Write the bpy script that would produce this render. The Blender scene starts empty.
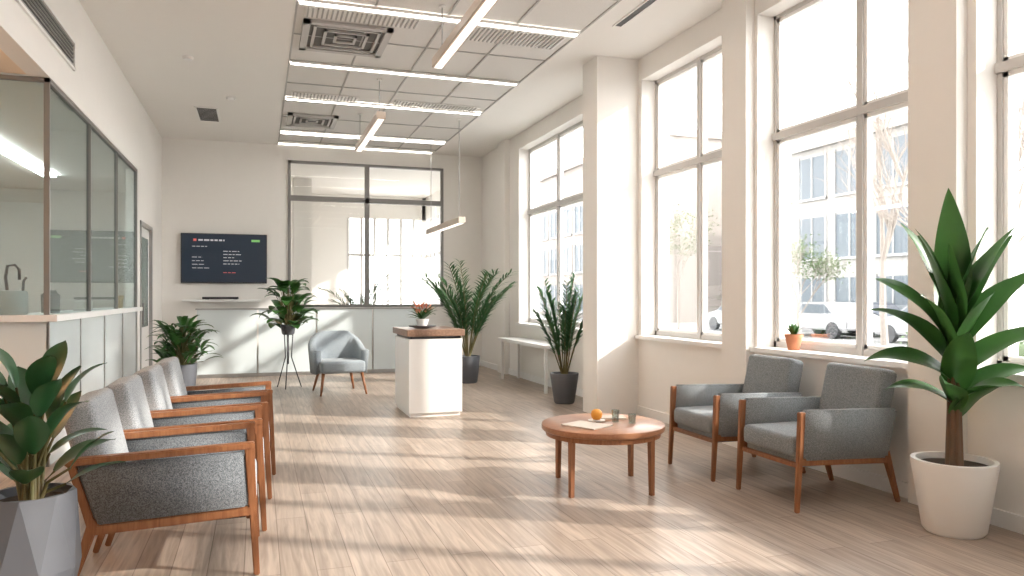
import bpy, bmesh, math, random
from mathutils import Vector, Matrix, Euler
R = random.Random(7)
sc = bpy.context.scene
COL = sc.collection
sc.view_settings.view_transform = 'Standard'

# ------------------------------------------------------------ materials
def mat(name, col, rough=0.5, metal=0.0, var=0.0, vscale=8.0, bump=0.0, bscale=200.0, col2=None, emit=None, estr=0.0, trans=0.0, coat=0.0):
    m = bpy.data.materials.new(name); m.use_nodes = True
    nt = m.node_tree; N = nt.nodes; L = nt.links
    b = N['Principled BSDF']
    b.inputs['Base Color'].default_value = (*col, 1)
    b.inputs['Roughness'].default_value = rough
    b.inputs['Metallic'].default_value = metal
    b.inputs['Coat Weight'].default_value = coat
    tc = N.new('ShaderNodeTexCoord')
    n = N.new('ShaderNodeTexNoise'); n.inputs['Scale'].default_value = vscale; n.inputs['Detail'].default_value = 4
    L.new(tc.outputs['Object'], n.inputs['Vector'])
    mx = N.new('ShaderNodeMix'); mx.data_type = 'RGBA'
    c2 = col2 if col2 else tuple(c*(1-var) for c in col)
    mx.inputs[6].default_value = (*col, 1); mx.inputs[7].default_value = (*c2, 1)
    L.new(n.outputs['Fac'], mx.inputs[0]); L.new(mx.outputs[2], b.inputs['Base Color'])
    if bump > 0:
        n2 = N.new('ShaderNodeTexNoise'); n2.inputs['Scale'].default_value = bscale; n2.inputs['Detail'].default_value = 2
        L.new(tc.outputs['Object'], n2.inputs['Vector'])
        bp = N.new('ShaderNodeBump'); bp.inputs['Strength'].default_value = bump; bp.inputs['Distance'].default_value = 0.004
        L.new(n2.outputs['Fac'], bp.inputs['Height']); L.new(bp.outputs['Normal'], b.inputs['Normal'])
    if emit:
        b.inputs['Emission Color'].default_value = (*emit, 1); b.inputs['Emission Strength'].default_value = estr
    if trans > 0:
        t = N.new('ShaderNodeBsdfTranslucent'); L.new(mx.outputs[2], t.inputs['Color'])
        ms = N.new('ShaderNodeMixShader'); ms.inputs[0].default_value = trans
        L.new(b.outputs[0], ms.inputs[1]); L.new(t.outputs[0], ms.inputs[2])
        L.new(ms.outputs[0], N['Material Output'].inputs[0])
    return m

def glassmat(name, tint, refl, rough=0.0, graze=.45):
    m = bpy.data.materials.new(name); m.use_nodes = True
    nt = m.node_tree; N = nt.nodes; L = nt.links
    N.remove(N['Principled BSDF'])
    t = N.new('ShaderNodeBsdfTransparent'); t.inputs[0].default_value = (*tint, 1)
    g = N.new('ShaderNodeBsdfGlossy'); g.inputs['Roughness'].default_value = rough
    lw = N.new('ShaderNodeLayerWeight'); lw.inputs[0].default_value = 0.35
    mr = N.new('ShaderNodeMapRange'); mr.inputs[3].default_value = refl; mr.inputs[4].default_value = min(1, refl+graze)
    L.new(lw.outputs['Fresnel'], mr.inputs[0])
    ms = N.new('ShaderNodeMixShader')
    L.new(mr.outputs[0], ms.inputs[0]); L.new(t.outputs[0], ms.inputs[1]); L.new(g.outputs[0], ms.inputs[2])
    L.new(ms.outputs[0], N['Material Output'].inputs[0])
    return m

def weave(name, c1, c2, scale=190):
    m = bpy.data.materials.new(name); m.use_nodes = True
    nt = m.node_tree; N = nt.nodes; L = nt.links; b = N['Principled BSDF']
    b.inputs['Roughness'].default_value = 0.95
    b.inputs['Sheen Weight'].default_value = 0.2
    tc = N.new('ShaderNodeTexCoord')
    n = N.new('ShaderNodeTexNoise'); n.inputs['Scale'].default_value = scale; n.inputs['Detail'].default_value = 3; n.inputs['Roughness'].default_value = .8
    L.new(tc.outputs['Object'], n.inputs['Vector'])
    cr = N.new('ShaderNodeValToRGB'); cr.color_ramp.elements[0].position = .38; cr.color_ramp.elements[1].position = .62
    cr.color_ramp.elements[0].color = (*c1, 1); cr.color_ramp.elements[1].color = (*c2, 1)
    L.new(n.outputs['Fac'], cr.inputs[0]); L.new(cr.outputs[0], b.inputs['Base Color'])
    bp = N.new('ShaderNodeBump'); bp.inputs['Strength'].default_value = .6; bp.inputs['Distance'].default_value = .003
    L.new(n.outputs['Fac'], bp.inputs['Height']); L.new(bp.outputs['Normal'], b.inputs['Normal'])
    return m

def woodmat(name, c1, c2, rough=.4, sc_=(30, 30, 3)):
    m = bpy.data.materials.new(name); m.use_nodes = True
    nt = m.node_tree; N = nt.nodes; L = nt.links; b = N['Principled BSDF']
    b.inputs['Roughness'].default_value = rough
    tc = N.new('ShaderNodeTexCoord'); mp = N.new('ShaderNodeMapping'); mp.inputs['Scale'].default_value = sc_
    L.new(tc.outputs['Object'], mp.inputs[0])
    n = N.new('ShaderNodeTexNoise'); n.inputs['Scale'].default_value = 1.5; n.inputs['Detail'].default_value = 6; n.inputs['Distortion'].default_value = 1.2
    L.new(mp.outputs[0], n.inputs['Vector'])
    cr = N.new('ShaderNodeValToRGB'); cr.color_ramp.elements[0].position = .3; cr.color_ramp.elements[1].position = .7
    cr.color_ramp.elements[0].color = (*c1, 1); cr.color_ramp.elements[1].color = (*c2, 1)
    L.new(n.outputs['Fac'], cr.inputs[0]); L.new(cr.outputs[0], b.inputs['Base Color'])
    return m

def floormat():
    m = bpy.data.materials.new('floor_planks'); m.use_nodes = True
    nt = m.node_tree; N = nt.nodes; L = nt.links; b = N['Principled BSDF']
    tc = N.new('ShaderNodeTexCoord'); mp = N.new('ShaderNodeMapping'); mp.inputs['Rotation'].default_value = (0, 0, math.radians(90))
    L.new(tc.outputs['Object'], mp.inputs[0])
    br = N.new('ShaderNodeTexBrick'); br.inputs['Scale'].default_value = 1
    br.inputs['Brick Width'].default_value = 1.5; br.inputs['Row Height'].default_value = .17
    br.inputs['Mortar Size'].default_value = .0025; br.inputs['Bias'].default_value = 0
    br.offset = .37
    br.inputs['Color1'].default_value = (.48, .395, .33, 1); br.inputs['Color2'].default_value = (.37, .295, .24, 1)
    br.inputs['Mortar'].default_value = (.21, .16, .125, 1)
    L.new(mp.outputs[0], br.inputs['Vector'])
    mp2 = N.new('ShaderNodeMapping'); mp2.inputs['Scale'].default_value = (22, 1.3, 1)
    L.new(tc.outputs['Object'], mp2.inputs[0])
    n = N.new('ShaderNodeTexNoise'); n.inputs['Scale'].default_value = 1.5; n.inputs['Detail'].default_value = 8; n.inputs['Distortion'].default_value = .8
    L.new(mp2.outputs[0], n.inputs['Vector'])
    cr = N.new('ShaderNodeValToRGB'); cr.color_ramp.elements[0].position = .3; cr.color_ramp.elements[1].position = .72
    cr.color_ramp.elements[0].color = (.62, .59, .56, 1); cr.color_ramp.elements[1].color = (1.12, 1.1, 1.08, 1)
    L.new(n.outputs['Fac'], cr.inputs[0])
    mx = N.new('ShaderNodeMix'); mx.data_type = 'RGBA'; mx.blend_type = 'MULTIPLY'; mx.inputs[0].default_value = 1
    L.new(br.outputs['Color'], mx.inputs[6]); L.new(cr.outputs[0], mx.inputs[7])
    L.new(mx.outputs[2], b.inputs['Base Color'])
    b.inputs['Roughness'].default_value = .36
    bp = N.new('ShaderNodeBump'); bp.inputs['Strength'].default_value = .15; bp.inputs['Distance'].default_value = .002
    L.new(n.outputs['Fac'], bp.inputs['Height']); L.new(bp.outputs['Normal'], b.inputs['Normal'])
    return m

M_wall = mat('wall_paint', (.88, .85, .81), .85, var=.03, bump=.05)
M_ceil = mat('ceiling_paint', (.89, .865, .83), .9, var=.02)
M_tile = mat('ceiling_tile_mat', (.80, .78, .755), .9, var=.12, vscale=120)
M_tbar = mat('ceiling_tbar_mat', (.45, .44, .43), .6)
M_trim = mat('trim_white', (.87, .855, .835), .5)
M_floor = floormat()
M_frame = mat('window_frame_metal', (.24, .23, .22), .45, metal=.2, var=.1)
M_framer = mat('window_frame_grey', (.60, .58, .56), .5, var=.06)
M_framew = mat('window_frame_light', (.86, .85, .83), .45)
M_glass = glassmat('window_glass', (.98, .985, .985), .015, graze=.3)
M_bglass = glassmat('booth_glass', (.76, .83, .83), .19, graze=.16)
M_cglass = glassmat('clear_glass', (.95, .97, .97), .02, graze=.2)
M_frost = mat('frosted_panel', (.70, .76, .77), .25, var=.06, vscale=2, coat=.5)
M_metal = mat('brushed_metal', (.45, .45, .45), .35, metal=.9)
M_dark = mat('dark_metal', (.05, .05, .055), .4, metal=.4)
M_white = mat('white_laminate', (.84, .83, .81), .3, var=.03)
M_fab = weave('fabric_bluegrey', (.10, .113, .125), (.34, .365, .38))
M_fabd = weave('fabric_charcoal', (.05, .056, .064), (.23, .245, .26))
M_fabl = weave('fabric_light', (.15, .16, .17), (.40, .41, .415))
M_wood = woodmat('oiled_wood', (.22, .080, .032), (.34, .145, .062))
M_wood2 = woodmat('table_wood', (.32, .14, .07), (.42, .205, .11), .3, (3, 30, 30))
M_wood3 = woodmat('walnut_top', (.18, .10, .065), (.29, .175, .115), .4, (20, 3, 20))
M_gpot = mat('planter_grey', (.11, .115, .13), .5, var=.15)
M_wpot = mat('planter_white', (.80, .79, .77), .35)
M_soil = mat('soil', (.05, .033, .02), .95, var=.5, vscale=60, bump=1, bscale=80)
M_terra = mat('terracotta', (.62, .24, .12), .7, var=.15)
M_leafd = mat('leaf_dark', (.012, .048, .02), .3, col2=(.035, .11, .035), vscale=5, trans=.10)
M_leafm = mat('leaf_mid', (.018, .07, .02), .35, col2=(.065, .165, .035), vscale=5, trans=.18)
M_leafp = mat('leaf_palm', (.022, .075, .03), .5, col2=(.06, .15, .05), vscale=6, trans=.22)
M_stem = mat('stem', (.10, .13, .04), .6, col2=(.16, .09, .04), vscale=15)
M_cane = mat('cane', (.16, .07, .035), .7, col2=(.08, .06, .03), vscale=15)
M_bark = mat('bark', (.30, .26, .23), .9, var=.3)
M_emit = mat('lamp_diffuser', (.9, .9, .88), .5, emit=(1, .95, .89), estr=16.0)
M_emit3 = mat('booth_fill_glow', (.9, .9, .88), .5, emit=(1, .98, .95), estr=45.0)  # strong emission for the added booth fill panel
M_emit2 = mat('pendant_diffuser', (.9, .85, .8), .5, emit=(1, .93, .85), estr=1.5)
M_pend = mat('pendant_body', (.58, .48, .40), .45)
M_warm_fill = mat('warm_fill_glow', (.9, .7, .5), .5, emit=(1, .56, .26), estr=24.0)  # emission for the added alcove fill bar

# ------------------------------------------------------------ mesh helpers
def finish(ob, m, parent=None, smooth=False):
    COL.objects.link(ob)
    if m: ob.data.materials.append(m)
    if parent: ob.parent = parent
    if smooth:
        for p in ob.data.polygons: p.use_smooth = True
    return ob

def group(name, loc=(0, 0, 0), rz=0.0):
    e = bpy.data.objects.new(name, None); e.empty_display_size = .1
    COL.objects.link(e); e.location = loc; e.rotation_euler = (0, 0, rz)
    return e

def box(name, lo, hi, m, parent=None, bevel=0, seg=2, rot=None, smooth=False):
    c = [(a+b)/2 for a, b in zip(lo, hi)]; s = [abs(b-a) for a, b in zip(lo, hi)]
    bm = bmesh.new(); bmesh.ops.create_cube(bm, size=1)
    for v in bm.verts: v.co = Vector((v.co.x*s[0], v.co.y*s[1], v.co.z*s[2]))
    if bevel > 0:
        bmesh.ops.bevel(bm, geom=list(bm.edges), offset=min(bevel, min(s)*.49), segments=seg, profile=.5, affect='EDGES')
    me = bpy.data.meshes.new(name); bm.to_mesh(me); bm.free()
    ob = bpy.data.objects.new(name, me); finish(ob, m, parent, smooth or bevel > .012)
    ob.location = c
    if rot: ob.rotation_euler = rot
    return ob

def boxes(name, lst, m, parent=None):
    bm = bmesh.new()
    for lo, hi in lst:
        r = bmesh.ops.create_cube(bm, size=1)
        for v in r['verts']:
            v.co = Vector([(a+b)/2 + k*abs(b-a) for a, b, k in zip(lo, hi, v.co)])
    me = bpy.data.meshes.new(name); bm.to_mesh(me); bm.free()
    return finish(bpy.data.objects.new(name, me), m, parent)

def lathe(name, prof, m, parent=None, n=40, loc=(0, 0, 0), smooth=True, twist=0):
    bm = bmesh.new(); rings = []
    for k, (r, z) in enumerate(prof):
        ring = [bm.verts.new((r*math.cos(2*math.pi*(i+twist*k)/n), r*math.sin(2*math.pi*(i+twist*k)/n), z)) for i in range(n)]
        rings.append(ring)
    for a, b in zip(rings, rings[1:]):
        for i in range(n):
            if twist:
                bm.faces.new((a[i], a[(i+1) % n], b[i])); bm.faces.new((a[(i+1) % n], b[(i+1) % n], b[i]))
            else:
                bm.faces.new((a[i], a[(i+1) % n], b[(i+1) % n], b[i]))
    bm.faces.new(list(reversed(rings[0]))); bm.faces.new(rings[-1])
    bmesh.ops.recalc_face_normals(bm, faces=bm.faces)
    me = bpy.data.meshes.new(name); bm.to_mesh(me); bm.free()
    ob = finish(bpy.data.objects.new(name, me), m, parent, smooth); ob.location = loc
    if smooth:
        md = ob.modifiers.new('es', 'EDGE_SPLIT'); md.split_angle = math.radians(50)
    return ob

def sweep(bm, pts, rad, n=6, square=False):
    pts = [Vector(p) for p in pts]; rings = []
    for i, p in enumerate(pts):
        t = (pts[min(i+1, len(pts)-1)] - pts[max(i-1, 0)]).normalized()
        up = Vector((0, 0, 1)) if abs(t.z) < .8 else Vector((0, 1, 0))
        s = t.cross(up).normalized(); u = s.cross(t)
        r = rad[i] if isinstance(rad, (list, tuple)) else rad
        off = math.pi/4 if square else 0
        rings.append([bm.verts.new(p + (s*math.cos(2*math.pi*k/n+off) + u*math.sin(2*math.pi*k/n+off))*r) for k in range(n)])
    for a, b in zip(rings, rings[1:]):
        for k in range(n): bm.faces.new((a[k], a[(k+1) % n], b[(k+1) % n], b[k]))
    bm.faces.new(rings[0]); bm.faces.new(list(reversed(rings[-1])))

def swept(name, paths, m, parent=None, n=6, smooth=True, square=False):
    bm = bmesh.new()
    for pts, rad in paths: sweep(bm, pts, rad, n, square)
    bmesh.ops.recalc_face_normals(bm, faces=bm.faces)
    me = bpy.data.meshes.new(name); bm.to_mesh(me); bm.free()
    return finish(bpy.data.objects.new(name, me), m, parent, smooth)

def beam(name, p0, p1, w0, w1, m, parent, d0=None, d1=None):
    d0 = d0 or w0; d1 = d1 or w1
    p0 = Vector(p0); p1 = Vector(p1); t = (p1-p0).normalized()
    y = Vector((0, 1, 0)); s = y.cross(t).normalized()
    bm = bmesh.new(); rs = []
    for p, w, d in ((p0, w0, d0), (p1, w1, d1)):
        rs.append([bm.verts.new(p + s*a*w/2 + y*b*d/2) for a, b in ((-1, -1), (1, -1), (1, 1), (-1, 1))])
    for k in range(4): bm.faces.new((rs[0][k], rs[0][(k+1) % 4], rs[1][(k+1) % 4], rs[1][k]))
    bm.faces.new(rs[0]); bm.faces.new(rs[1])
    bmesh.ops.recalc_face_normals(bm, faces=bm.faces)
    bmesh.ops.bevel(bm, geom=list(bm.edges), offset=.005, segments=2, affect='EDGES')
    me = bpy.data.meshes.new(name); bm.to_mesh(me); bm.free()
    return finish(bpy.data.objects.new(name, me), m, parent)

def leaf(bm, base, az, el0, el1, length, width, prof='ovate', fold=.25, n=9, wave=0.0, roll=0.0, clamp=None):
    p = Vector(base); ca, sa = math.cos(az), math.sin(az)
    S0 = Vector((-sa, ca, 0)); rows = []; ph = R.random()*6
    for i in range(n+1):
        t = i/n; el = el0 + (el1-el0)*t**1.3
        T = Vector((ca*math.cos(el), sa*math.cos(el), math.sin(el)))
        Nn = T.cross(S0).normalized()
        S = (S0*math.cos(roll) + Nn*math.sin(roll)); N2 = T.cross(S).normalized()
        if N2.z < 0 and abs(el) < 1.3: N2 = -N2
        if prof == 'ovate': w = math.sin(math.pi*min(1, t*.97+.02))**.75 * (1-.25*t)
        elif prof == 'lance': w = (math.sin(math.pi*t**.75))**.8*(1-.1*t)+.06*(1-t)
        else: w = (1-t)**.6*min(1, t*6+.25)
        w = max(w, .012)*width/2
        wv = wave*width*math.sin(t*9+ph)
        l = p - S*w + N2*(fold*w+wv); r = p + S*w + N2*(fold*w-wv)
        row = [l, p-S*w*.5+N2*fold*w*.35, p.copy(), p+S*w*.5+N2*fold*w*.35, r]
        if clamp:
            for q in row: q.x = min(q.x, clamp)
        rows.append([bm.verts.new(q) for q in row])
        p = p + T*(length/n)
    for a, b in zip(rows, rows[1:]):
        for k in range(4): bm.faces.new((a[k], a[k+1], b[k+1], b[k]))

def mesh_from(bm, name, m, parent, smooth=True):
    me = bpy.data.meshes.new(name); bm.to_mesh(me); bm.free()
    return finish(bpy.data.objects.new(name, me), m, parent, smooth)

# ------------------------------------------------------------ ROOM
XL, XR, YB, HC = -1.55, 4.12, 14.0, 4.05
YF = -2.5
box('floor', (-4.6, YF, -.1), (XR+.35, 21, 0), M_floor)
boxes('ceiling', [((XL-.3, YF, HC), (.34, YB, HC+.15)), ((3.13, YF, HC), (XR+.35, YB, HC+.15)), ((.34, YF, HC+.03), (3.13, YB, HC+.15))], M_ceil)
box('trim_ceiling_tiles', (.34, YF, HC+.005), (3.13, 13.7, HC+.03), M_tile)
bars = []
for i in range(5):
    x = .34 + i*(3.13-.34)/4
    bars.append(((x-.009, YF, HC-.006), (x+.009, 13.7, HC+.01)))
y = -2.2
while y < 13.7:
    bars.append(((.34, y-.009, HC-.005), (3.13, y+.009, HC+.01))); y += .93
boxes('trim_ceiling_grid', bars, M_tbar)

OP = [(-1.7, .55), (1.1, 3.40), (3.88, 5.50), (5.95, 7.58), (8.45, 11.8)]
MUL = [[-.6], [1.9, 2.7], [4.50], [6.68], [9.45, 10.5]]
Z0, Z1, ZT = .90, 3.80, 2.74
segs = [((XR, YF, 0), (XR+.35, YB, Z0)), ((XR, YF, Z1), (XR+.35, YB, HC))]
yy = YF
for a, b in OP:
    segs.append(((XR, yy, Z0), (XR+.35, a, Z1))); yy = b
segs.append(((XR, yy, Z0), (XR+.35, YB, Z1)))
boxes('wall_right', segs, M_wall)
boxes('trim_pilaster', [((XR-.09, 3.46, 0), (XR+.01, 3.82, HC)), ((XR-.09, 5.54, 0), (XR+.01, 5.90, HC)), ((XR-.09, 12.3, 0), (XR+.01, 12.7, HC))], M_wall)
box('wall_column', (3.60, 7.66, 0), (XR+.01, 8.05, HC), M_wall, bevel=.006)
for k, (a, b) in enumerate(OP):
    w = group('window_%d' % (k+1))
    fx0, fx1 = XR+.17, XR+.24
    t = .034
    fr = [((fx0, a, Z0), (fx1, a+t, Z1)), ((fx0, b-t, Z0), (fx1, b, Z1)), ((fx0, a, Z0), (fx1, b, Z0+t+.02)), ((fx0, a, Z1-t), (fx1, b, Z1)),
          ((fx0-.02, a, ZT-.03), (fx1, b, ZT+.03))]
    for mm in MUL[k]: fr.append(((fx0-.01, mm-.026, Z0), (fx1, mm+.026, Z1)))
    boxes('frame', fr, M_framer, w)
    cells = [a+t] + [v for mm in MUL[k] for v in (mm-.026, mm+.026)] + [b-t]
    inn = []
    for c0, c1 in zip(cells[::2], cells[1::2]):
        for z0, z1 in ((Z0+t+.02, ZT-.03), (ZT+.03, Z1-t)):
            q = .03
            inn += [((fx0+.01, c0, z0), (fx1-.01, c0+q, z1)), ((fx0+.01, c1-q, z0), (fx1-.01, c1, z1)), ((fx0+.01, c0, z0), (fx1-.01, c1, z0+q)), ((fx0+.01, c0, z1-q), (fx1-.01, c1, z1))]
    boxes('sash', inn, M_framew, w)
    box('glass', (fx0+.03, a+.02, Z0+.02), (fx0+.036, b-.02, Z1-.02), M_glass, w)
    boxes('sill', [((XR-.05, a-.06, Z0-.035), (fx0+.02, b+.06, Z0+.004))], M_trim, w)

wx0, wx1, wz0, wz1, wt = .51, 3.35, 1.15, 3.78, 3.11
boxes('wall_back', [((XL-.3, YB, 0), (wx0, YB+.15, HC)), ((wx1, YB, 0), (XR+.35, YB+.15, HC)), ((wx0, YB, 0), (wx1, YB+.15, wz0)), ((wx0, YB, wz1), (wx1, YB+.15, HC))], M_wall)
w = group('window_6')
t = .045
fr = [((wx0, YB-.03, wz0), (wx0+t, YB+.05, wz1)), ((wx1-t, YB-.03, wz0), (wx1, YB+.05, wz1)), ((wx0, YB-.03, wz0), (wx1, YB+.05, wz0+t)), ((wx0, YB-.03, wz1-t), (wx1, YB+.05, wz1)),
      ((wx0, YB-.035, wt-.045), (wx1, YB+.05, wt+.045)), ((1.87, YB-.035, wz0), (1.95, YB+.05, wz1))]
boxes('frame', fr, M_frame, w)
box('glass', (wx0+.02, YB+.01, wz0+.02), (wx1-.02, YB+.016, wz1-.02), M_cglass, w)

GZ = 3.07; GY = 6.76; GE = 11.3
M_alc = mat('alcove_ceiling_warm_tint', (.90, .74, .58), .8)  # warm lamplight tinted into the ceiling colour
box('wall_left', (XL-.15, YF, GZ), (XL, YB, HC), M_wall)
boxes('wall_left_end', [((XL-.15, GE, 0), (XL, 11.5, GZ)), ((XL-.15, 11.5, 2.4), (XL, 12.7, GZ)), ((XL-.15, 12.7, 0), (XL, YB, GZ))], M_wall)
box('wall_alcove', (-4.75, YF, 0), (-4.6, YB+.15, HC), M_wall)
box('wall_front', (-4.75, YF-.15, 0), (XR+.35, YF, HC), M_wall)
box('wall_booth_rear', (-4.6, YB, 0), (XL-.3, YB+.15, HC), M_wall)
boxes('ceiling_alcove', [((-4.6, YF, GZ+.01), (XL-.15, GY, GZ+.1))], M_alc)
boxes('ceiling_booth', [((-4.6, GY, GZ+.01), (XL-.15, YB, GZ+.1))], M_ceil)
d = group('door_1')
boxes('frame', [((XL-.10, 11.5, 0), (XL+.015, 11.56, 2.4)), ((XL-.10, 12.64, 0), (XL+.015, 12.7, 2.4)), ((XL-.10, 11.5, 2.34), (XL+.015, 12.7, 2.4))], M_metal, d)
boxes('leaf', [((XL-.07, 11.56, 0.01), (XL-.03, 12.64, 2.34))], M_framew, d)
box('glazing', (XL-.028, 11.7, .9), (XL-.022, 12.5, 2.2), M_bglass, d)
boxes('handle', [((XL-.03, 11.66, .95), (XL+.03, 11.69, 1.25))], M_metal, d)

b = group('glass_booth_screen')
GT = GZ-.005
posts = []
for yv in (GY, 8.3, 9.8, GE-.03):
    posts.append(((XL-.045, yv, 1.2), (XL-.005, yv+.025, GT)))
posts += [((XL-.045, GY, GZ-.04), (XL-.005, GE, GT)), ((-4.6, GY, GZ-.04), (XL-.005, GY+.03, GT)), ((-3.1, GY, 1.2), (-3.07, GY+.03, GT))]
boxes('posts', posts, M_frame, b)
box('glass_side', (XL-.03, GY+.03, 1.2), (XL-.022, GE-.03, GZ-.04), M_bglass, b)
box('glass_end', (-4.58, GY+.01, 1.2), (XL-.045, GY+.018, GZ-.04), M_bglass, b)
b = group('reception_counter')
boxes('countertop', [((XL-.38, GY-.06, 1.15), (XL+.06, GE, 1.2)), ((-4.58, GY-.06, 1.15), (XL-.38, GY+.40, 1.2))], M_white, b)
boxes('counter_base', [((XL-.12, GY+.02, .0), (XL-.02, GE, 1.15)), ((-4.58, GY+.02, 0), (XL-.12, GY+.12, 1.15))], M_frost, b)
boxes('base_joints', [((XL-.03, yv, .0), (XL-.01, yv+.025, 1.15)) for yv in (GY+.02, 7.9, 9.05, 10.2, GE-.03)] + [((-2.6, GY, 0), (-2.575, GY+.02, 1.15))], M_metal, b)
bl = []
g = group('booth_storage_shelving'); boxes('boards', [((-4.58, 7.5, z), (-4.3, 13, z+.03)) for z in (.8, 1.3, 1.8, 2.3)] + [((-4.58, yv, 0), (-4.3, yv+.03, 2.33)) for yv in (7.5, 9.3, 11.1, 12.97)], M_white, g)
for z in (.83, 1.33, 1.83):
    yv = 7.6
    while yv < 12.6:
        ww = R.uniform(.05, .4); bl.append(((-4.55, yv, z), (-4.35, yv+ww, z+R.uniform(.15, .35)))); yv += ww+R.uniform(.02, .35)
boxes('binders', bl, mat('binder_mat', (.4, .44, .45), .6, var=.7, vscale=3), g)

boxes('baseboard_right', [((XR-.018, YF, 0), (XR, 3.46, .1)), ((XR-.018, 3.82, 0), (XR, 5.54, .1)), ((XR-.018, 5.9, 0), (XR, 7.66, .1)), ((XR-.018, 8.05, 0), (XR, 12.3, .1)), ((XR-.018, 12.7, 0), (XR, YB, .1))], M_trim)
boxes('baseboard_back', [((XL, YB-.018, 0), (XR, YB, .1))], M_trim)

p = group('frosted_glass_partition')
boxes('panels', [((-.95+i*.96, 13.30, .06), (-.95+i*.96+.93, 13.33, 1.12)) for i in range(4)], M_frost, p)
boxes('rail', [((-.97, 13.28, 0), (2.88, 13.35, .06)), ((-.97, 13.285, 1.12), (2.88, 13.345, 1.145))], M_metal, p)

FX = 2.2
boxes('wall_far_room', [((-1.7, YB+.15, 0), (-1.55, 20, 4)), ((-1.7, 20, 0), (FX, 20.15, 4)), ((FX, 20, 0), (4.3, 20.15, .5)), ((4.2, 20, 0), (4.47, 20.15, 4)),
        ((4.3, YB+.15, 0), (4.45, 20, .6)), ((4.3, YB+.15, 3.4), (4.45, 20, 4)), ((4.3, 14.15, .6), (4.45, 15.0, 3.4)), ((FX, 20, 3.4), (4.3, 20.15, 4)), ((.75, 17.5, 0), (1.15, 18, 4))], M_wall)
box('ceiling_far_room', (-1.7, YB+.15, 4.0), (4.47, 20.15, 4.15), M_ceil)
w = group('window_7')
boxes('frame', [((4.31, 15.0+i*.5, .6), (4.43, 15.07+i*.5, 3.4)) for i in range(10)] + [((FX+i*.35, 20.01, .5), (FX+.07+i*.35, 20.13, 3.4)) for i in range(7)] + [((FX, 20.03, 2.4), (4.3, 20.1, 2.47)), ((4.33, 15.0, 2.4), (4.40, 20, 2.48))], M_framer, w)
d = group('door_2')
boxes('leaf', [((-.2, 19.94, 0), (.7, 19.98, 2.3))], M_framer, d); boxes('frame', [((-.28, 19.93, 0), (-.2, 20, 2.38)), ((.7, 19.93, 0), (.78, 20, 2.38)), ((-.28, 19.93, 2.3), (.78, 20, 2.38))], M_metal, d)

# ------------------------------------------------------------ ceiling fixtures
for i, yv in enumerate((-.8, 1.3, 3.3, 5.2, 7.1, 9.0, 10.65, 12.9)):
    g = group('recessed_strip_light', (1.735, yv, HC))
    boxes('housing', [((-1.375, -.085, -.022), (1.375, -.04, -.006)), ((-1.375, .04, -.022), (1.375, .085, -.006))], M_trim, g)
    box('diffuser', (-1.375, -.04, -.016), (1.375, .04, -.007), M_emit, g)

M_cav = mat('vent_cavity', (.13, .125, .12), .7)
M_louv = mat('vent_louvre', (.52, .50, .48), .5)
def cassette(x0, x1, y0, y1):
    g = group('ceiling_air_vent', ((x0+x1)/2, (y0+y1)/2, HC))
    w2, d2 = (x1-x0)/2, (y1-y0)/2
    boxes('rim', [((-w2, -d2, -.03), (w2, -d2+.07, 0)), ((-w2, d2-.07, -.03), (w2, d2, 0)), ((-w2, -d2, -.03), (-w2+.07, d2, 0)), ((w2-.07, -d2, -.03), (w2, d2, 0))], M_louv, g)
    box('cavity', (-w2+.06, -d2+.06, -.004), (w2-.06, d2-.06, .0), M_cav, g)
    lst = []
    for s in (.30, .55, .80):
        a, c = w2*s-.02, d2*s-.02
        lst += [((-a, -c, -.026), (a, -c+.028, -.006)), ((-a, c-.028, -.026), (a, c, -.006)), ((-a, -c, -.026), (-a+.028, c, -.006)), ((a-.028, -c, -.026), (a, c, -.006))]
    boxes('louvres', lst, M_louv, g)
cassette(.42, 1.30, 7.55, 8.45)
cassette(.42, 1.15, 11.5, 12.3)
def grille(x0, x1, y0, y1, m=M_tbar):
    g = group('ceiling_slat_grille', ((x0+x1)/2, (y0+y1)/2, HC))
    w2, d2 = (x1-x0)/2, (y1-y0)/2
    box('plate', (-w2, -d2, -.008), (w2, d2, .0), M_trim, g)
    n = int((x1-x0)/.045)
    boxes('slats', [((-w2+.02+i*.045, -d2+.02, -.018), (-w2+.035+i*.045, d2-.02, -.008)) for i in range(n)], m, g)
grille(.42, 1.5, 7.2, 7.48); grille(1.95, 3.05, 7.2, 7.62); grille(.42, 1.3, 10.3, 10.55); grille(1.8, 3.0, 10.3, 10.55)
g = group('slot_diffuser', (3.4, 6.0, HC)); box('slot', (-.035, -.75, -.008), (.035, .75, 0), M_dark, g); boxes('edge', [((-.05, -.77, -.012), (-.035, .77, 0)), ((.035, -.77, -.012), (.05, .77, 0))], M_trim, g)
g = group('ceiling_vent', (-.70, 12.0, HC)); box('plate', (-.16, -.45, -.012), (.16, .45, 0), M_trim, g); boxes('slats', [((-.13, -.41+i*.075, -.02), (.13, -.385+i*.075, -.012)) for i in range(11)], M_dark, g)
for xx, yv in ((-.75, 9.2), (-.35, 10.9), (-.9, 7.4)):
    lathe('smoke_detector', [(.05, -.03), (.06, -.01), (.06, 0)], M_trim, loc=(xx, yv, HC), n=20)
g = group('wall_air_grille', (XL, 6.68, 3.47))
boxes('rim', [((0, -.85, -.13), (.02, .85, -.105)), ((0, -.85, .105), (.02, .85, .13)), ((0, -.85, -.13), (.02, -.825, .13)), ((0, .825, -.13), (.02, .85, .13))], M_trim, g)
box('cavity', (0, -.83, -.11), (.004, .83, .11), M_dark, g)
boxes('louvres', [((.004, -.83, -.095+i*.035), (.014, .83, -.083+i*.035)) for i in range(6)], M_metal, g)

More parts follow.
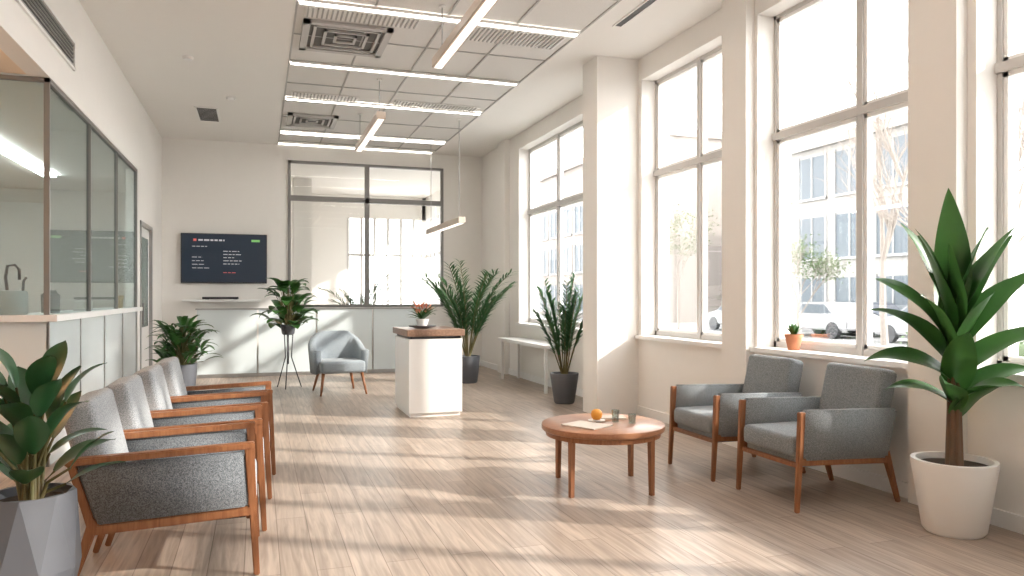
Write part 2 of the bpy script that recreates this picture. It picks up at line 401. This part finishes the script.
def pendant(x, y0, y1, z):
    g = group('linear_pendant_light', (x, (y0+y1)/2, z)); h = (y1-y0)/2
    box('body', (-.055, -h, .0), (.055, h, .09), M_pend, g, bevel=.008)
    box('diffuser', (-.034, -h+.03, -.008), (.034, h-.03, .0), M_emit2, g)
    swept('cables', [([(0, s*h*.85, .06), (0, s*h*.85, HC-z)], .005) for s in (-1, 1)], M_metal, g)
    for s in (-1, 1):
        lathe('ceiling_rose', [(.03, 0), (.03, .015)], M_trim, g, n=16, loc=(0, s*h*.85, HC-z-.022))
pendant(1.62, 4.4, 7.0, 3.52); pendant(1.43, 9.2, 11.4, 3.52); pendant(2.9, 10.9, 13.2, 2.45)
g = group('alcove_fill_bar', (-4.55, 4.4, 2.75)); box('fill_glow', (-.03, -2.2, -.03), (.04, 2.2, .03), M_warm_fill, g)  # glowing bar added out of view to light the alcove ceiling warm
g = group('booth_fill_panel', (-2.8, 10, GZ)); box('panel', (-.08, -2.2, -.03), (.08, 2.2, 0), M_emit3, g)  # glowing panel added to brighten the dark booth interior

# ------------------------------------------------------------ armchairs
def armchair(x, y, rz, woodarm, fside, fseat):
    g = group('armchair', (x, y, 0), rz)
    for s in (-1, 1):
        yy = s*.30
        beam('leg_front_%d' % (s > 0), (.385, yy, 0), (.35, yy, .625), .028, .045, M_wood, g, .028, .036)
        beam('leg_rear_%d' % (s > 0), (-.42, yy, 0), (-.31, yy, .34), .028, .05, M_wood, g, .028, .036)
        beam('rail_%d' % (s > 0), (-.335, yy, .285), (.365, yy, .315), .045, .045, M_wood, g, .034, .034)
        if woodarm:
            beam('arm_%d' % (s > 0), (-.43, yy, .60), (.375, yy, .63), .032, .032, M_wood, g, .055, .05)
            beam('stile_%d' % (s > 0), (-.32, yy, .29), (-.41, yy, .60), .04, .032, M_wood, g, .034, .034)
        bm = bmesh.new(); ty = .028 if woodarm else .042
        top = .60 if woodarm else .635
        pts = [(-.31, .30), (.345, .325), (.335, top), (-.395, top-.02)]
        a = [bm.verts.new((px, yy-ty+(0 if woodarm else -s*.006), pz)) for px, pz in pts]; c = [bm.verts.new((px, yy+ty+(0 if woodarm else -s*.006), pz)) for px, pz in pts]
        bm.faces.new(a); bm.faces.new(list(reversed(c)))
        for k in range(4): bm.faces.new((a[k], c[k], c[(k+1) % 4], a[(k+1) % 4]))
        bmesh.ops.recalc_face_normals(bm, faces=bm.faces)
        bmesh.ops.bevel(bm, geom=list(bm.edges), offset=.018, segments=3, affect='EDGES')
        mesh_from(bm, 'side_panel_%d' % (s > 0), fside, g)
    box('seat_base', (-.30, -.27, .27), (.34, .27, .34), fside, g, bevel=.015)
    box('seat_cushion', (-.24, -.262, .335), (.385, .262, .465), fseat, g, bevel=.035, seg=4)
    box('backrest', (-.41, -.268, .33), (-.27, .268, .87), fseat, g, bevel=.035, seg=4, rot=(0, math.radians(-13), 0))
    beam('cross_rail_front', (.35, 0, .27), (.35, 0, .30), .03, .03, M_wood, g, .58, .58)
    beam('cross_rail_rear', (-.32, 0, .27), (-.32, 0, .30), .03, .03, M_wood, g, .58, .58)
    return g
for i in range(4):
    armchair(-.39+.04*i, 4.14+.70*i, 0, True, M_fabd, M_fabl)
armchair(3.56, 4.15, math.pi, False, M_fab, M_fab)
armchair(3.52, 5.00, math.pi, False, M_fab, M_fab)

g = group('tub_chair', (1.07, 10.75, 0), math.radians(6))
bm = bmesh.new(); rings = []
n = 32
for i in range(n+1):
    a = math.radians(-35 + 250*i/n)
    bk = min(1, max(0, math.sin(a)*1.25-.1))
    top = .60 + .25*bk**1.5
    ex = .95
    c, s = math.cos(a), math.sin(a)
    q = (abs(c)**3.5+abs(s)**3.5)**(-1/3.5)
    ro, ri = .37*q, .29*q; s *= ex
    rings.append([bm.verts.new(v) for v in ((ri*c, ri*s, .30), (ro*c, ro*s, .28), ((ro+.03)*c, (ro+.05)*s, top-.02), ((ro+.01)*c, (ro+.02)*s, top), (ri*1.03*c, ri*1.03*s, top-.005), (ri*c, ri*s, .45))])
for a, c in zip(rings, rings[1:]):
    for k in range(6): bm.faces.new((a[k], a[(k+1) % 6], c[(k+1) % 6], c[k]))
bm.faces.new(rings[0]); bm.faces.new(rings[-1])
bmesh.ops.recalc_face_normals(bm, faces=bm.faces)
M_fabb = weave('fabric_paleblue', (.14, .165, .185), (.36, .395, .42))
mesh_from(bm, 'shell', M_fabb, g)
box('seat_cushion', (-.30, -.37, .30), (.30, .28, .46), M_fabb, g, bevel=.04, seg=4)
for sx in (-1, 1):
    swept('leg_front', [([(sx*.31, -.36, 0), (sx*.26, -.28, .31)], [.014, .024])], M_wood, g)
    swept('leg_rear', [([(sx*.29, .34, 0), (sx*.22, .24, .31)], [.014, .024])], M_wood, g)

T = group('round_coffee_table', (2.32, 4.84, 0), math.radians(12))
lathe('top', [(.0, .405), (.425, .405), (.435, .415), (.435, .445), (.428, .45), (0.001, .45)], M_wood2, T, n=64)
lathe('rim', [(.405, .37), (.405, .405)], M_wood, T, n=64)
for a in (20, 110, 200, 290):
    ca, sa = math.cos(math.radians(a)), math.sin(math.radians(a))
    swept('leg_%d' % a, [([(ca*.39, sa*.39, 0), (ca*.385, sa*.385, .41)], [.02, .026])], M_wood, T, n=4, smooth=False, square=True)
g = group('orange_fruit', (2.30, 4.90, .45)); lathe('peel', [(.004, .0), (.025, .004), (.038, .022), (.042, .042), (.036, .062), (.022, .075), (.004, .078)], mat('orange_peel', (.85, .36, .05), .45, bump=.3), g, n=24, loc=(0, 0, .012)); lathe('saucer', [(.03, 0), (.06, .008), (.062, .012), (.03, .011)], M_white, g)
box('magazine', (2.05, 4.62, .451), (2.27, 4.90, .459), mat('paper', (.66, .58, .50), .6), rot=(0, 0, .5))
for xx, yy, hh in ((2.42, 4.84, .085), (2.50, 4.74, .065)):
    lathe('drinking_glass', [(.024, 0), (.028, hh), (.026, hh), (.02, .006)], M_bglass, loc=(xx, yy, .451), n=24)
box('notebook', (2.38, 4.92, .451), (2.56, 5.05, .463), mat('paper2', (.62, .56, .48), .6), rot=(0, 0, -.3))

P = group('reception_pedestal_desk', (0, 0, 0))
box('body', (1.58, 8.22, .04), (2.19, 9.1, .87), M_white, P, bevel=.008)
box('plinth', (1.60, 8.25, 0), (2.17, 9.08, .04), M_trim, P)
box('wood_top', (1.555, 8.19, .90), (2.215, 9.13, .975), M_wood3, P, bevel=.008)
box('shadow_gap', (1.60, 8.24, .87), (2.17, 9.08, .90), M_dark, P)
g = group('potted_bromeliad', (1.80, 8.55, .976))
lathe('dish', [(.06, 0), (.15, .02), (.16, .035), (.14, .035), (.05, .02)], M_gpot, g)
lathe('pot', [(.05, 0), (.08, .09), (.075, .09), (.07, .08)], M_wpot, g, loc=(0, 0, .02))
bm = bmesh.new()
for i in range(34): leaf(bm, (0, 0, .09), R.random()*6.28, R.uniform(.4, 1.3), R.uniform(-.6, .4), R.uniform(.18, .28), .045, 'lance')
mesh_from(bm, 'foliage', M_leafm, g)
bm = bmesh.new()
for i in range(38): leaf(bm, (R.uniform(-.08, .08), R.uniform(-.05, .05), .17+R.random()*.10), R.random()*6.28, R.uniform(.2, 1.3), R.uniform(-.3, .6), .08, .035, 'ovate', n=5)
mesh_from(bm, 'flowers', mat('petal', (.70, .18, .08), .5, col2=(.85, .5, .35), vscale=20), g)

g = group('wall_television', (-.55, YB, 2.0))
box('casing', (-.70, -.07, -.43), (.70, -.01, .43), M_dark, g, bevel=.008)
M_scr = mat('screen', (.008, .012, .02), .3, emit=(.02, .035, .055), estr=.5)
box('screen', (-.68, -.073, -.405), (.68, -.070, .41), M_scr, g)
M_txt = mat('screen_text', (.5, .5, .5), .5, emit=(.8, .85, .9), estr=.3); M_txr = mat('screen_text_red', (.5, .1, .1), .5, emit=(.8, .15, .12), estr=.4); M_txg = mat('screen_text_green', (.2, .5, .2), .5, emit=(.35, .8, .15), estr=.3)
def dashes(x0, x1, z, h):
    out = []; x = x0
    while x < x1:
        ww = R.uniform(.03, .09); out.append(((x, -.076, z), (min(x+ww, x1), -.073, z+h))); x += ww+.018
    return out
boxes('title_text', dashes(-.42, .0, .30, .028), M_txt, g); boxes('title_mark', [((-.50, -.076, .295), (-.45, -.073, .335))], M_txr, g); boxes('logo', [((.44, -.076, .295), (.58, -.073, .335))], M_txg, g)
lst = []
for k in (0, 3, 4, 5, 6): lst += dashes(-.52, -.52+R.uniform(.15, .30), .20-k*.062, .010)
for k in range(5): lst += dashes(-.02, -.02+R.uniform(.15, .35), .12-k*.055, .012)
boxes('body_text', lst, M_txt, g); boxes('warning_text', dashes(-.02, .18, -.25, .012), M_txr, g)
box('mount', (-.2, -.012, -.2), (.2, 0, .2), M_dark, g)
g = group('floating_wall_shelf', (-.55, YB, 1.27)); box('board', (-.66, -.26, -.02), (.60, 0, .02), M_white, g, bevel=.004)
g = group('media_player', (-.60, YB-.14, 1.29)); box('case', (-.30, -.09, .004), (.28, .09, .045), M_dark, g, bevel=.005); boxes('feet', [((-.25, -.06, 0), (-.2, .06, .005)), ((.2, -.06, 0), (.25, .06, .005))], M_dark, g)

g = group('window_bench', (0, 0, 0)); box('top', (3.72, 9.6, .62), (4.10, 11.7, .67), M_white, g, bevel=.004)
boxes('legs', [((3.75, 9.65, 0), (3.79, 9.69, .62)), ((3.75, 11.6, 0), (3.79, 11.64, .62)), ((4.03, 9.65, 0), (4.07, 9.69, .62)), ((4.03, 11.6, 0), (4.07, 11.64, .62))], M_white, g)

g = group('coffee_urn', (-1.86, 6.95, 1.2))
lathe('body', [(.105, 0), (.11, .01), (.11, .17), (.10, .19), (.03, .195)], M_wpot, g)
swept('spout', [([(-.03, 0, .18), (-.045, 0, .30), (-.03, 0, .39), (.02, 0, .40), (.05, 0, .36), (.052, 0, .28)], .012)], M_dark, g, n=10)
swept('lever', [([(.075, 0, .18), (.08, 0, .27), (.10, 0, .30)], .010)], M_dark, g, n=8)
lathe('glass_jar', [(.07, 0), (.075, .16), (.05, .18), (.05, .20)], mat('jar_grey', (.20, .22, .22), .2), loc=(-1.74, 7.6, 1.2))
lathe('paper_cup', [(.035, 0), (.05, .16), (.045, .16)], mat('cup_tan', (.6, .42, .2), .5), loc=(-1.66, 10.6, 1.2))
box('brochure_box', (-1.75, 8.5, 1.2), (-1.62, 8.75, 1.3), M_framew, bevel=.004)

# ------------------------------------------------------------ plants
def round_pot(g, r0, r1, h, m):
    lathe('pot', [(r0*.9, 0), (r0, .02), (r1, h-.02), (r1, h), (r1-.025, h), (r1-.03, h-.05)], m, g, n=48)
    lathe('soil', [(r1-.032, h-.06), (r1-.032, h-.035)], M_soil, g, n=32)

g = group('potted_rubber_plant', (-.85, 3.42, 0))
lathe('planter', [(.115, 0), (.178, .28), (.16, .575), (.146, .575), (.14, .53)], M_gpot, g, n=8, smooth=False, twist=.5)
lathe('soil', [(.134, .51), (.134, .54)], M_soil, g, n=24)
bm = bmesh.new(); bs = bmesh.new()
for i in range(26):
    az = i*2.4+R.uniform(-.3, .3); t = i/25; z0 = .54; hh = .05+.40*t
    lean = R.uniform(.05, .16)*(1.2-t*.5)
    tip = Vector((math.cos(az)*lean, math.sin(az)*lean, z0+hh))
    sweep(bs, [(math.cos(az)*.03, math.sin(az)*.03, z0-.02), (math.cos(az)*lean*.4, math.sin(az)*lean*.4, z0+hh*.55), tip], [.008, .007, .005])
    e0 = R.uniform(.45, .95)+.45*t
    leaf(bm, tip, az+R.uniform(-.3, .3), e0, e0-R.uniform(.5, 1.1), R.uniform(.20, .28), R.uniform(.105, .145), 'ovate', .2, wave=.02)
mesh_from(bs, 'stems', M_stem, g); mesh_from(bm, 'foliage', M_leafd, g)

g = group('potted_dracaena', (3.78, 3.26, 0))
round_pot(g, .165, .222, .415, M_wpot)
bs = bmesh.new()
for k in range(7):
    a = k*.9; rr = .032
    sweep(bs, [(rr*math.cos(a), rr*math.sin(a), .36), (rr*.8*math.cos(a), rr*.8*math.sin(a), .7), (rr*1.0*math.cos(a+.3), rr*1.0*math.sin(a+.3), .95+.05*k)], [.018, .014, .008])
mesh_from(bs, 'canes', M_cane, g)
bm = bmesh.new()
RV = Vector((.947, -.32)); FV = Vector((.32, .947))
def azof(r, f):
    v = RV*r + FV*f; return math.atan2(v.y, v.x)
LV = [(-.35, -.4, 1.25, 1.42, 1.3, .74, .19, .1), (.15, -.5, 1.1, 1.5, 1.4, .60, .18, -.6), (.8, -.6, 1.15, 1.25, .9, .70, .17, .5), (-.9, -.4, 1.12, 1.2, .95, .66, .18, -.6),
      (-1, -.2, 1.05, 1.0, .2, .68, .16, -.9), (1, -.4, 1.05, 1.1, .4, .66, .16, .8), (1, -.6, .92, .8, .1, .56, .16, .7), (-.8, -.6, .98, 1.1, .3, .58, .18, -.7),
      (-1, .1, .88, .7, -.5, .54, .15, -.6), (.3, -1, .95, 1.2, .8, .52, .18, .3), (-.3, -1, .80, 1.2, .5, .48, .18, -.4), (.9, -.3, .75, .9, -.1, .46, .16, .6),
      (-.6, 1, 1.05, 1.0, .6, .55, .16, .3), (.2, .9, 1.1, 1.1, .7, .55, .16, .2), (.5, -.8, 1.2, 1.35, 1.1, .58, .17, .5), (-.7, .5, 1.25, 1.25, .9, .62, .16, -.5),
      (-.6, -.8, .72, .9, -.2, .42, .16, -.5), (.6, -.9, .72, .9, -.3, .42, .15, .4), (-.9, .2, .74, .7, -.5, .40, .14, -.3), (-1, -.3, 1.2, 1.3, .8, .62, .16, -.7), (1, -.2, 1.2, 1.2, .8, .6, .16, .6),
      (-.9, .6, .95, 1.1, .0, .58, .15, -.5), (.4, -.9, .66, 1.0, .2, .36, .15, -.3), (-.5, -.7, 1.15, 1.3, .9, .56, .17, -.9)]
for r_, f_, z, e0, e1, ln, wd, ro in LV:
    leaf(bm, (0, 0, z-.02), azof(r_, f_), e0, e1, ln, wd, 'lance', .28, n=14, wave=.03, roll=ro, clamp=.31)
mesh_from(bm, 'foliage', M_leafm, g)

def palm(name, loc, r0, r1, h, potm, nf, spread, fl, up=False, clamp=None, lw=.024):
    g = group(name, loc); round_pot(g, r0, r1, h, potm)
    bm = bmesh.new(); bs = bmesh.new()
    for i in range(nf):
        az = i*2.4+R.uniform(-.3, .3); e0 = R.uniform(1.25, 1.52); e1 = e0 - R.uniform(.6, 1.0)*spread*2
        L_ = fl*R.uniform(.65, 1.05); N_ = 14; p = Vector((math.cos(az)*.03, math.sin(az)*.03, h-.03)); pts = [p.copy()]
        for k in range(N_):
            t = k/N_; el = e0+(e1-e0)*t**1.7
            T_ = Vector((math.cos(az)*math.cos(el), math.sin(az)*math.cos(el), math.sin(el)))
            p = p+T_*L_/N_
            if clamp: p.x = min(p.x, clamp)
            pts.append(p.copy())
            if t > .25:
                for s in (-1, 1):
                    ll = (.25 if not up else .17)*math.sin(math.pi*min(1, (t-.15)/.9))**.6+.05
                    for q in (0, .5):
                        leaf(bm, p - T_*L_/N_*q, az+s*R.uniform(.7, 1.1), el*.6+R.uniform(-.1, .3), el*.6-.7, ll*R.uniform(.8, 1.1), lw, 'blade', .15, n=4, clamp=clamp)
        sweep(bs, pts, [.008]*5+[.005]*(len(pts)-5), n=5)
    mesh_from(bs, 'stems', M_stem, g); mesh_from(bm, 'foliage', M_leafp, g)
palm('potted_areca_palm', (3.10, 11.3, 0), .15, .19, .42, M_gpot, 24, .40, 1.56, clamp=.98, lw=.034)
palm('potted_parlor_palm', (3.66, 8.75, 0), .13, .18, .38, M_gpot, 16, .18, 1.26, up=True, clamp=.40, lw=.036)
palm('potted_palm', (1.9, 15.0, 0), .17, .22, .5, M_wpot, 16, .7, 1.45)

def bushy(name, loc, z0, z1, rad, nleaf, ll, lw, m=M_leafm):
    g = group(name, loc)
    bm = bmesh.new(); bs = bmesh.new()
    for i in range(nleaf):
        az = R.random()*6.28; t = R.random(); z = z0+(z1-z0)*(t*.75)
        rr = rad*R.uniform(.15, .65)*(1-.4*t)
        tip = Vector((math.cos(az)*rr, math.sin(az)*rr, z))
        sweep(bs, [(0, 0, z0-.04), (tip.x*.4, tip.y*.4, z0+(z-z0)*.6), tip], .004, n=4)
        e0 = R.uniform(.2, 1.2)
        leaf(bm, tip, az+R.uniform(-.5, .5), e0, e0-R.uniform(.8, 1.6), ll*R.uniform(.7, 1.2), lw*R.uniform(.8, 1.2), 'ovate', .2, n=6)
    mesh_from(bs, 'stems', M_stem, g); mesh_from(bm, 'foliage', m, g)
    return g
g = bushy('potted_peace_lily', (-.90, 10.2, 0), .50, 1.14, .50, 130, .24, .10)
round_pot(g, .14, .18, .50, M_gpot)
g = bushy('potted_fiddle_leaf_plant', (.42, 11.5, 0), .86, 1.76, .46, 76, .28, .20, m=M_leafm)
lathe('pot', [(.07, .78), (.09, .80), (.11, .93), (.095, .93), (.09, .89)], M_gpot, g)
swept('trunk', [([(0, 0, .88), (.02, .0, 1.2), (0, .02, 1.5)], [.014, .012, .008])], M_stem, g)
swept('tripod_stand', [([(math.cos(a)*.20, math.sin(a)*.20, 0), (math.cos(a)*.05, math.sin(a)*.05, .45), (math.cos(a)*.07, math.sin(a)*.07, .79)], .008) for a in (.3, 2.4, 4.5)] + [([(.0, 0, .35), (0, 0, .8)], .012)], M_dark, g)
g = group('terracotta_pot_plant', (4.19, 5.12, .905))
lathe('pot', [(.045, 0), (.068, .105), (.074, .105), (.074, .13), (.064, .13), (.06, .11)], M_terra, g, n=28)
bm = bmesh.new()
for i in range(30): leaf(bm, (R.uniform(-.02, .02), R.uniform(-.02, .02), .115), R.random()*6.28, R.uniform(.9, 1.5), R.uniform(.1, 1), R.uniform(.08, .13), .03, 'ovate', n=4)
mesh_from(bm, 'foliage', M_leafm, g)

# ------------------------------------------------------------ exterior
M_asph = mat('asphalt', (.22, .22, .22), .9, var=.15)
M_bld = mat('building_render', (.31, .30, .285), .8, var=.05)
M_bld2 = mat('building_brick', (.27, .24, .22), .8, var=.1)
M_bldf = mat('building_trim', (.33, .33, .33), .6)
M_bgl = mat('building_glazing', (.09, .11, .13), .5)
box('street_ground', (4.6, -40, -.5), (70, 90, -.35), M_asph)
def building(name, x0, y0, y1, H, m, fh=3.1, ww=1.9):
    g = group(name, (x0, y0, -.35)); Wd = y1-y0
    box('mass', (0, 0, 0), (9, Wd, H), m, g)
    gl = []; fr = []
    z = .5
    while z+fh*.8 < H:
        yv = .8
        while yv+ww < Wd:
            gl.append(((-.03, yv, z), (.0, yv+ww, z+fh*.68)))
            fr += [((-.1, yv-.1, z-.1), (0, yv, z+fh*.72)), ((-.1, yv+ww, z-.1), (0, yv+ww+.1, z+fh*.72)), ((-.08, yv+ww/2-.04, z), (0, yv+ww/2+.04, z+fh*.68)), ((-.14, yv-.1, z-.12), (0, yv+ww+.1, z))]
            yv += ww+.7
        z += fh
    boxes('glazing', gl, M_bgl, g); boxes('frames', fr, M_bldf, g)
    boxes('cornice', [((-.35, -.2, H-.1), (9, Wd+.2, H+.35))], m, g)
building('office_building', 27, 22, 38, 9.3, M_bld)
building('brick_building', 24, 42, 75, 12, M_bld2)
def car(x, y, col, rz=math.pi/2):
    g = group('parked_car', (x, y, -.35), rz)
    prof = [(-2.1, .35), (-2.15, .75), (-1.9, .95), (-1.45, 1.0), (-.95, 1.42), (.45, 1.45), (1.15, 1.0), (1.95, .85), (2.15, .6), (2.1, .3)]
    def ext(pr, w, nm, m, bev):
        bm = bmesh.new(); a = [bm.verts.new((px, -w, pz)) for px, pz in pr]; c = [bm.verts.new((px, w, pz)) for px, pz in pr]
        bm.faces.new(a); bm.faces.new(list(reversed(c)))
        for k in range(len(pr)): bm.faces.new((a[k], c[k], c[(k+1) % len(pr)], a[(k+1) % len(pr)]))
        bmesh.ops.recalc_face_normals(bm, faces=bm.faces)
        if bev: bmesh.ops.bevel(bm, geom=list(bm.edges), offset=bev, segments=2, affect='EDGES')
        mesh_from(bm, nm, m, g, False)
    ext(prof, .88, 'body', mat('car_paint', col, .4), .06)
    ext([(-1.3, 1.0), (-.9, 1.36), (.4, 1.38), (.98, 1.0)], .895, 'side_windows', M_bgl, 0)
    for wx in (-1.35, 1.35):
        for sy in (-1, 1):
            wob = lathe('wheel', [(.2, -.1), (.33, -.1), (.33, .1), (.2, .1)], M_dark, g, n=24, loc=(wx, sy*.82, .33)); wob.rotation_euler = (math.pi/2, 0, 0)
car(22.5, 25.5, (.34, .34, .35)); car(22.5, 31, (.3, .31, .32)); car(22.5, 20, (.32, .32, .33)); car(22.5, 14.2, (.05, .06, .07)); car(24.8, 26, (.07, .08, .10))
def tree(name, loc, H, leafy=0, seed=1, spread=.5, rk=.016):
    rr = random.Random(seed); g = group(name, loc); bm = bmesh.new(); lf = bmesh.new()
    def br(p, d, L_, r, dep):
        q = p+d*L_*.5+Vector((rr.uniform(-1, 1), rr.uniform(-1, 1), rr.uniform(-.3, .6)))*L_*.06; e = q+d*L_*.5
        sweep(bm, [p, q, e], [r, r*.85, r*.65], n=5 if dep < 3 else 3)
        if dep >= 6:
            return
        if leafy and dep >= 4:
            for _ in range(leafy):
                leaf(lf, e+Vector((rr.uniform(-.35, .35), rr.uniform(-.35, .35), rr.uniform(-.3, .3))), rr.random()*6.28, rr.uniform(-.5, 1), -.5, .16, .1, 'ovate', n=2)
        for _ in range(3 if dep < 5 else 2):
            nd = (d+Vector((rr.uniform(-1, 1), rr.uniform(-1, 1), rr.uniform(-.2, .7)))*spread).normalized()
            br(e if rr.random() < .6 else q, nd, L_*rr.uniform(.6, .85), r*.6, dep+1)
    br(Vector((0, 0, 0)), Vector((0, 0, 1)), H*.28, H*rk, 0)
    mesh_from(bm, 'branches', M_bark, g, False)
    if leafy: mesh_from(lf, 'leaves', mat('tree_leaves', (.10, .15, .055), .6, trans=.4), g, False)
tree('bare_tree', (16.5, 16.4, -.35), 9.5, 0, 3, .6, .012)
tree('bare_tree', (17.0, 13.6, -.35), 9, 0, 15, .6, .012)
tree('street_tree', (21, 25.3, -.35), 5.5, 4, 8, .7, .010)
tree('street_tree', (20, 33.0, -.35), 6.5, 4, 11, .8, .010)
def hedge(loc, L_):
    g = group('hedge', loc); bm = bmesh.new()
    for _ in range(1500):
        leaf(bm, (R.uniform(-.5, .5), R.uniform(0, L_), R.uniform(.05, .9)), R.random()*6.28, R.uniform(-.3, 1), -.3, .18, .1, 'ovate', n=2)
    mesh_from(bm, 'leaves', mat('hedge_leaf', (.09, .14, .06), .6, trans=.3), g, False)
    box('core', (-.4, 0, 0), (.4, L_, .8), mat('hedge_core', (.05, .08, .03), .9), g, bevel=.1)
hedge((13.5, 6.5, -.35), 6)

# ------------------------------------------------------------ light
sd = bpy.data.lights.new('sun', 'SUN'); sd.energy = 8.2; sd.angle = math.radians(1.6); sd.color = (1, .94, .86)
so = bpy.data.objects.new('sun', sd); COL.objects.link(so); so.location = (20, -10, 15)
so.rotation_euler = Vector((-.83, .48, -.50)).to_track_quat('-Z', 'Y').to_euler()
W = bpy.data.worlds.new('world'); sc.world = W; W.use_nodes = True
bg = W.node_tree.nodes['Background']; bg.inputs[0].default_value = (.985, .98, .97, 1); bg.inputs[1].default_value = 9.2

# ------------------------------------------------------------ camera
cd = bpy.data.cameras.new('camera'); cd.lens = 750/1024*36; cd.sensor_width = 36; cd.shift_y = 8/1024; cd.clip_end = 300
co = bpy.data.objects.new('camera', cd); COL.objects.link(co); co.location = (0, 0, 1.35)
co.rotation_euler = (math.radians(90), 0, -math.radians(18.71)); sc.camera = co
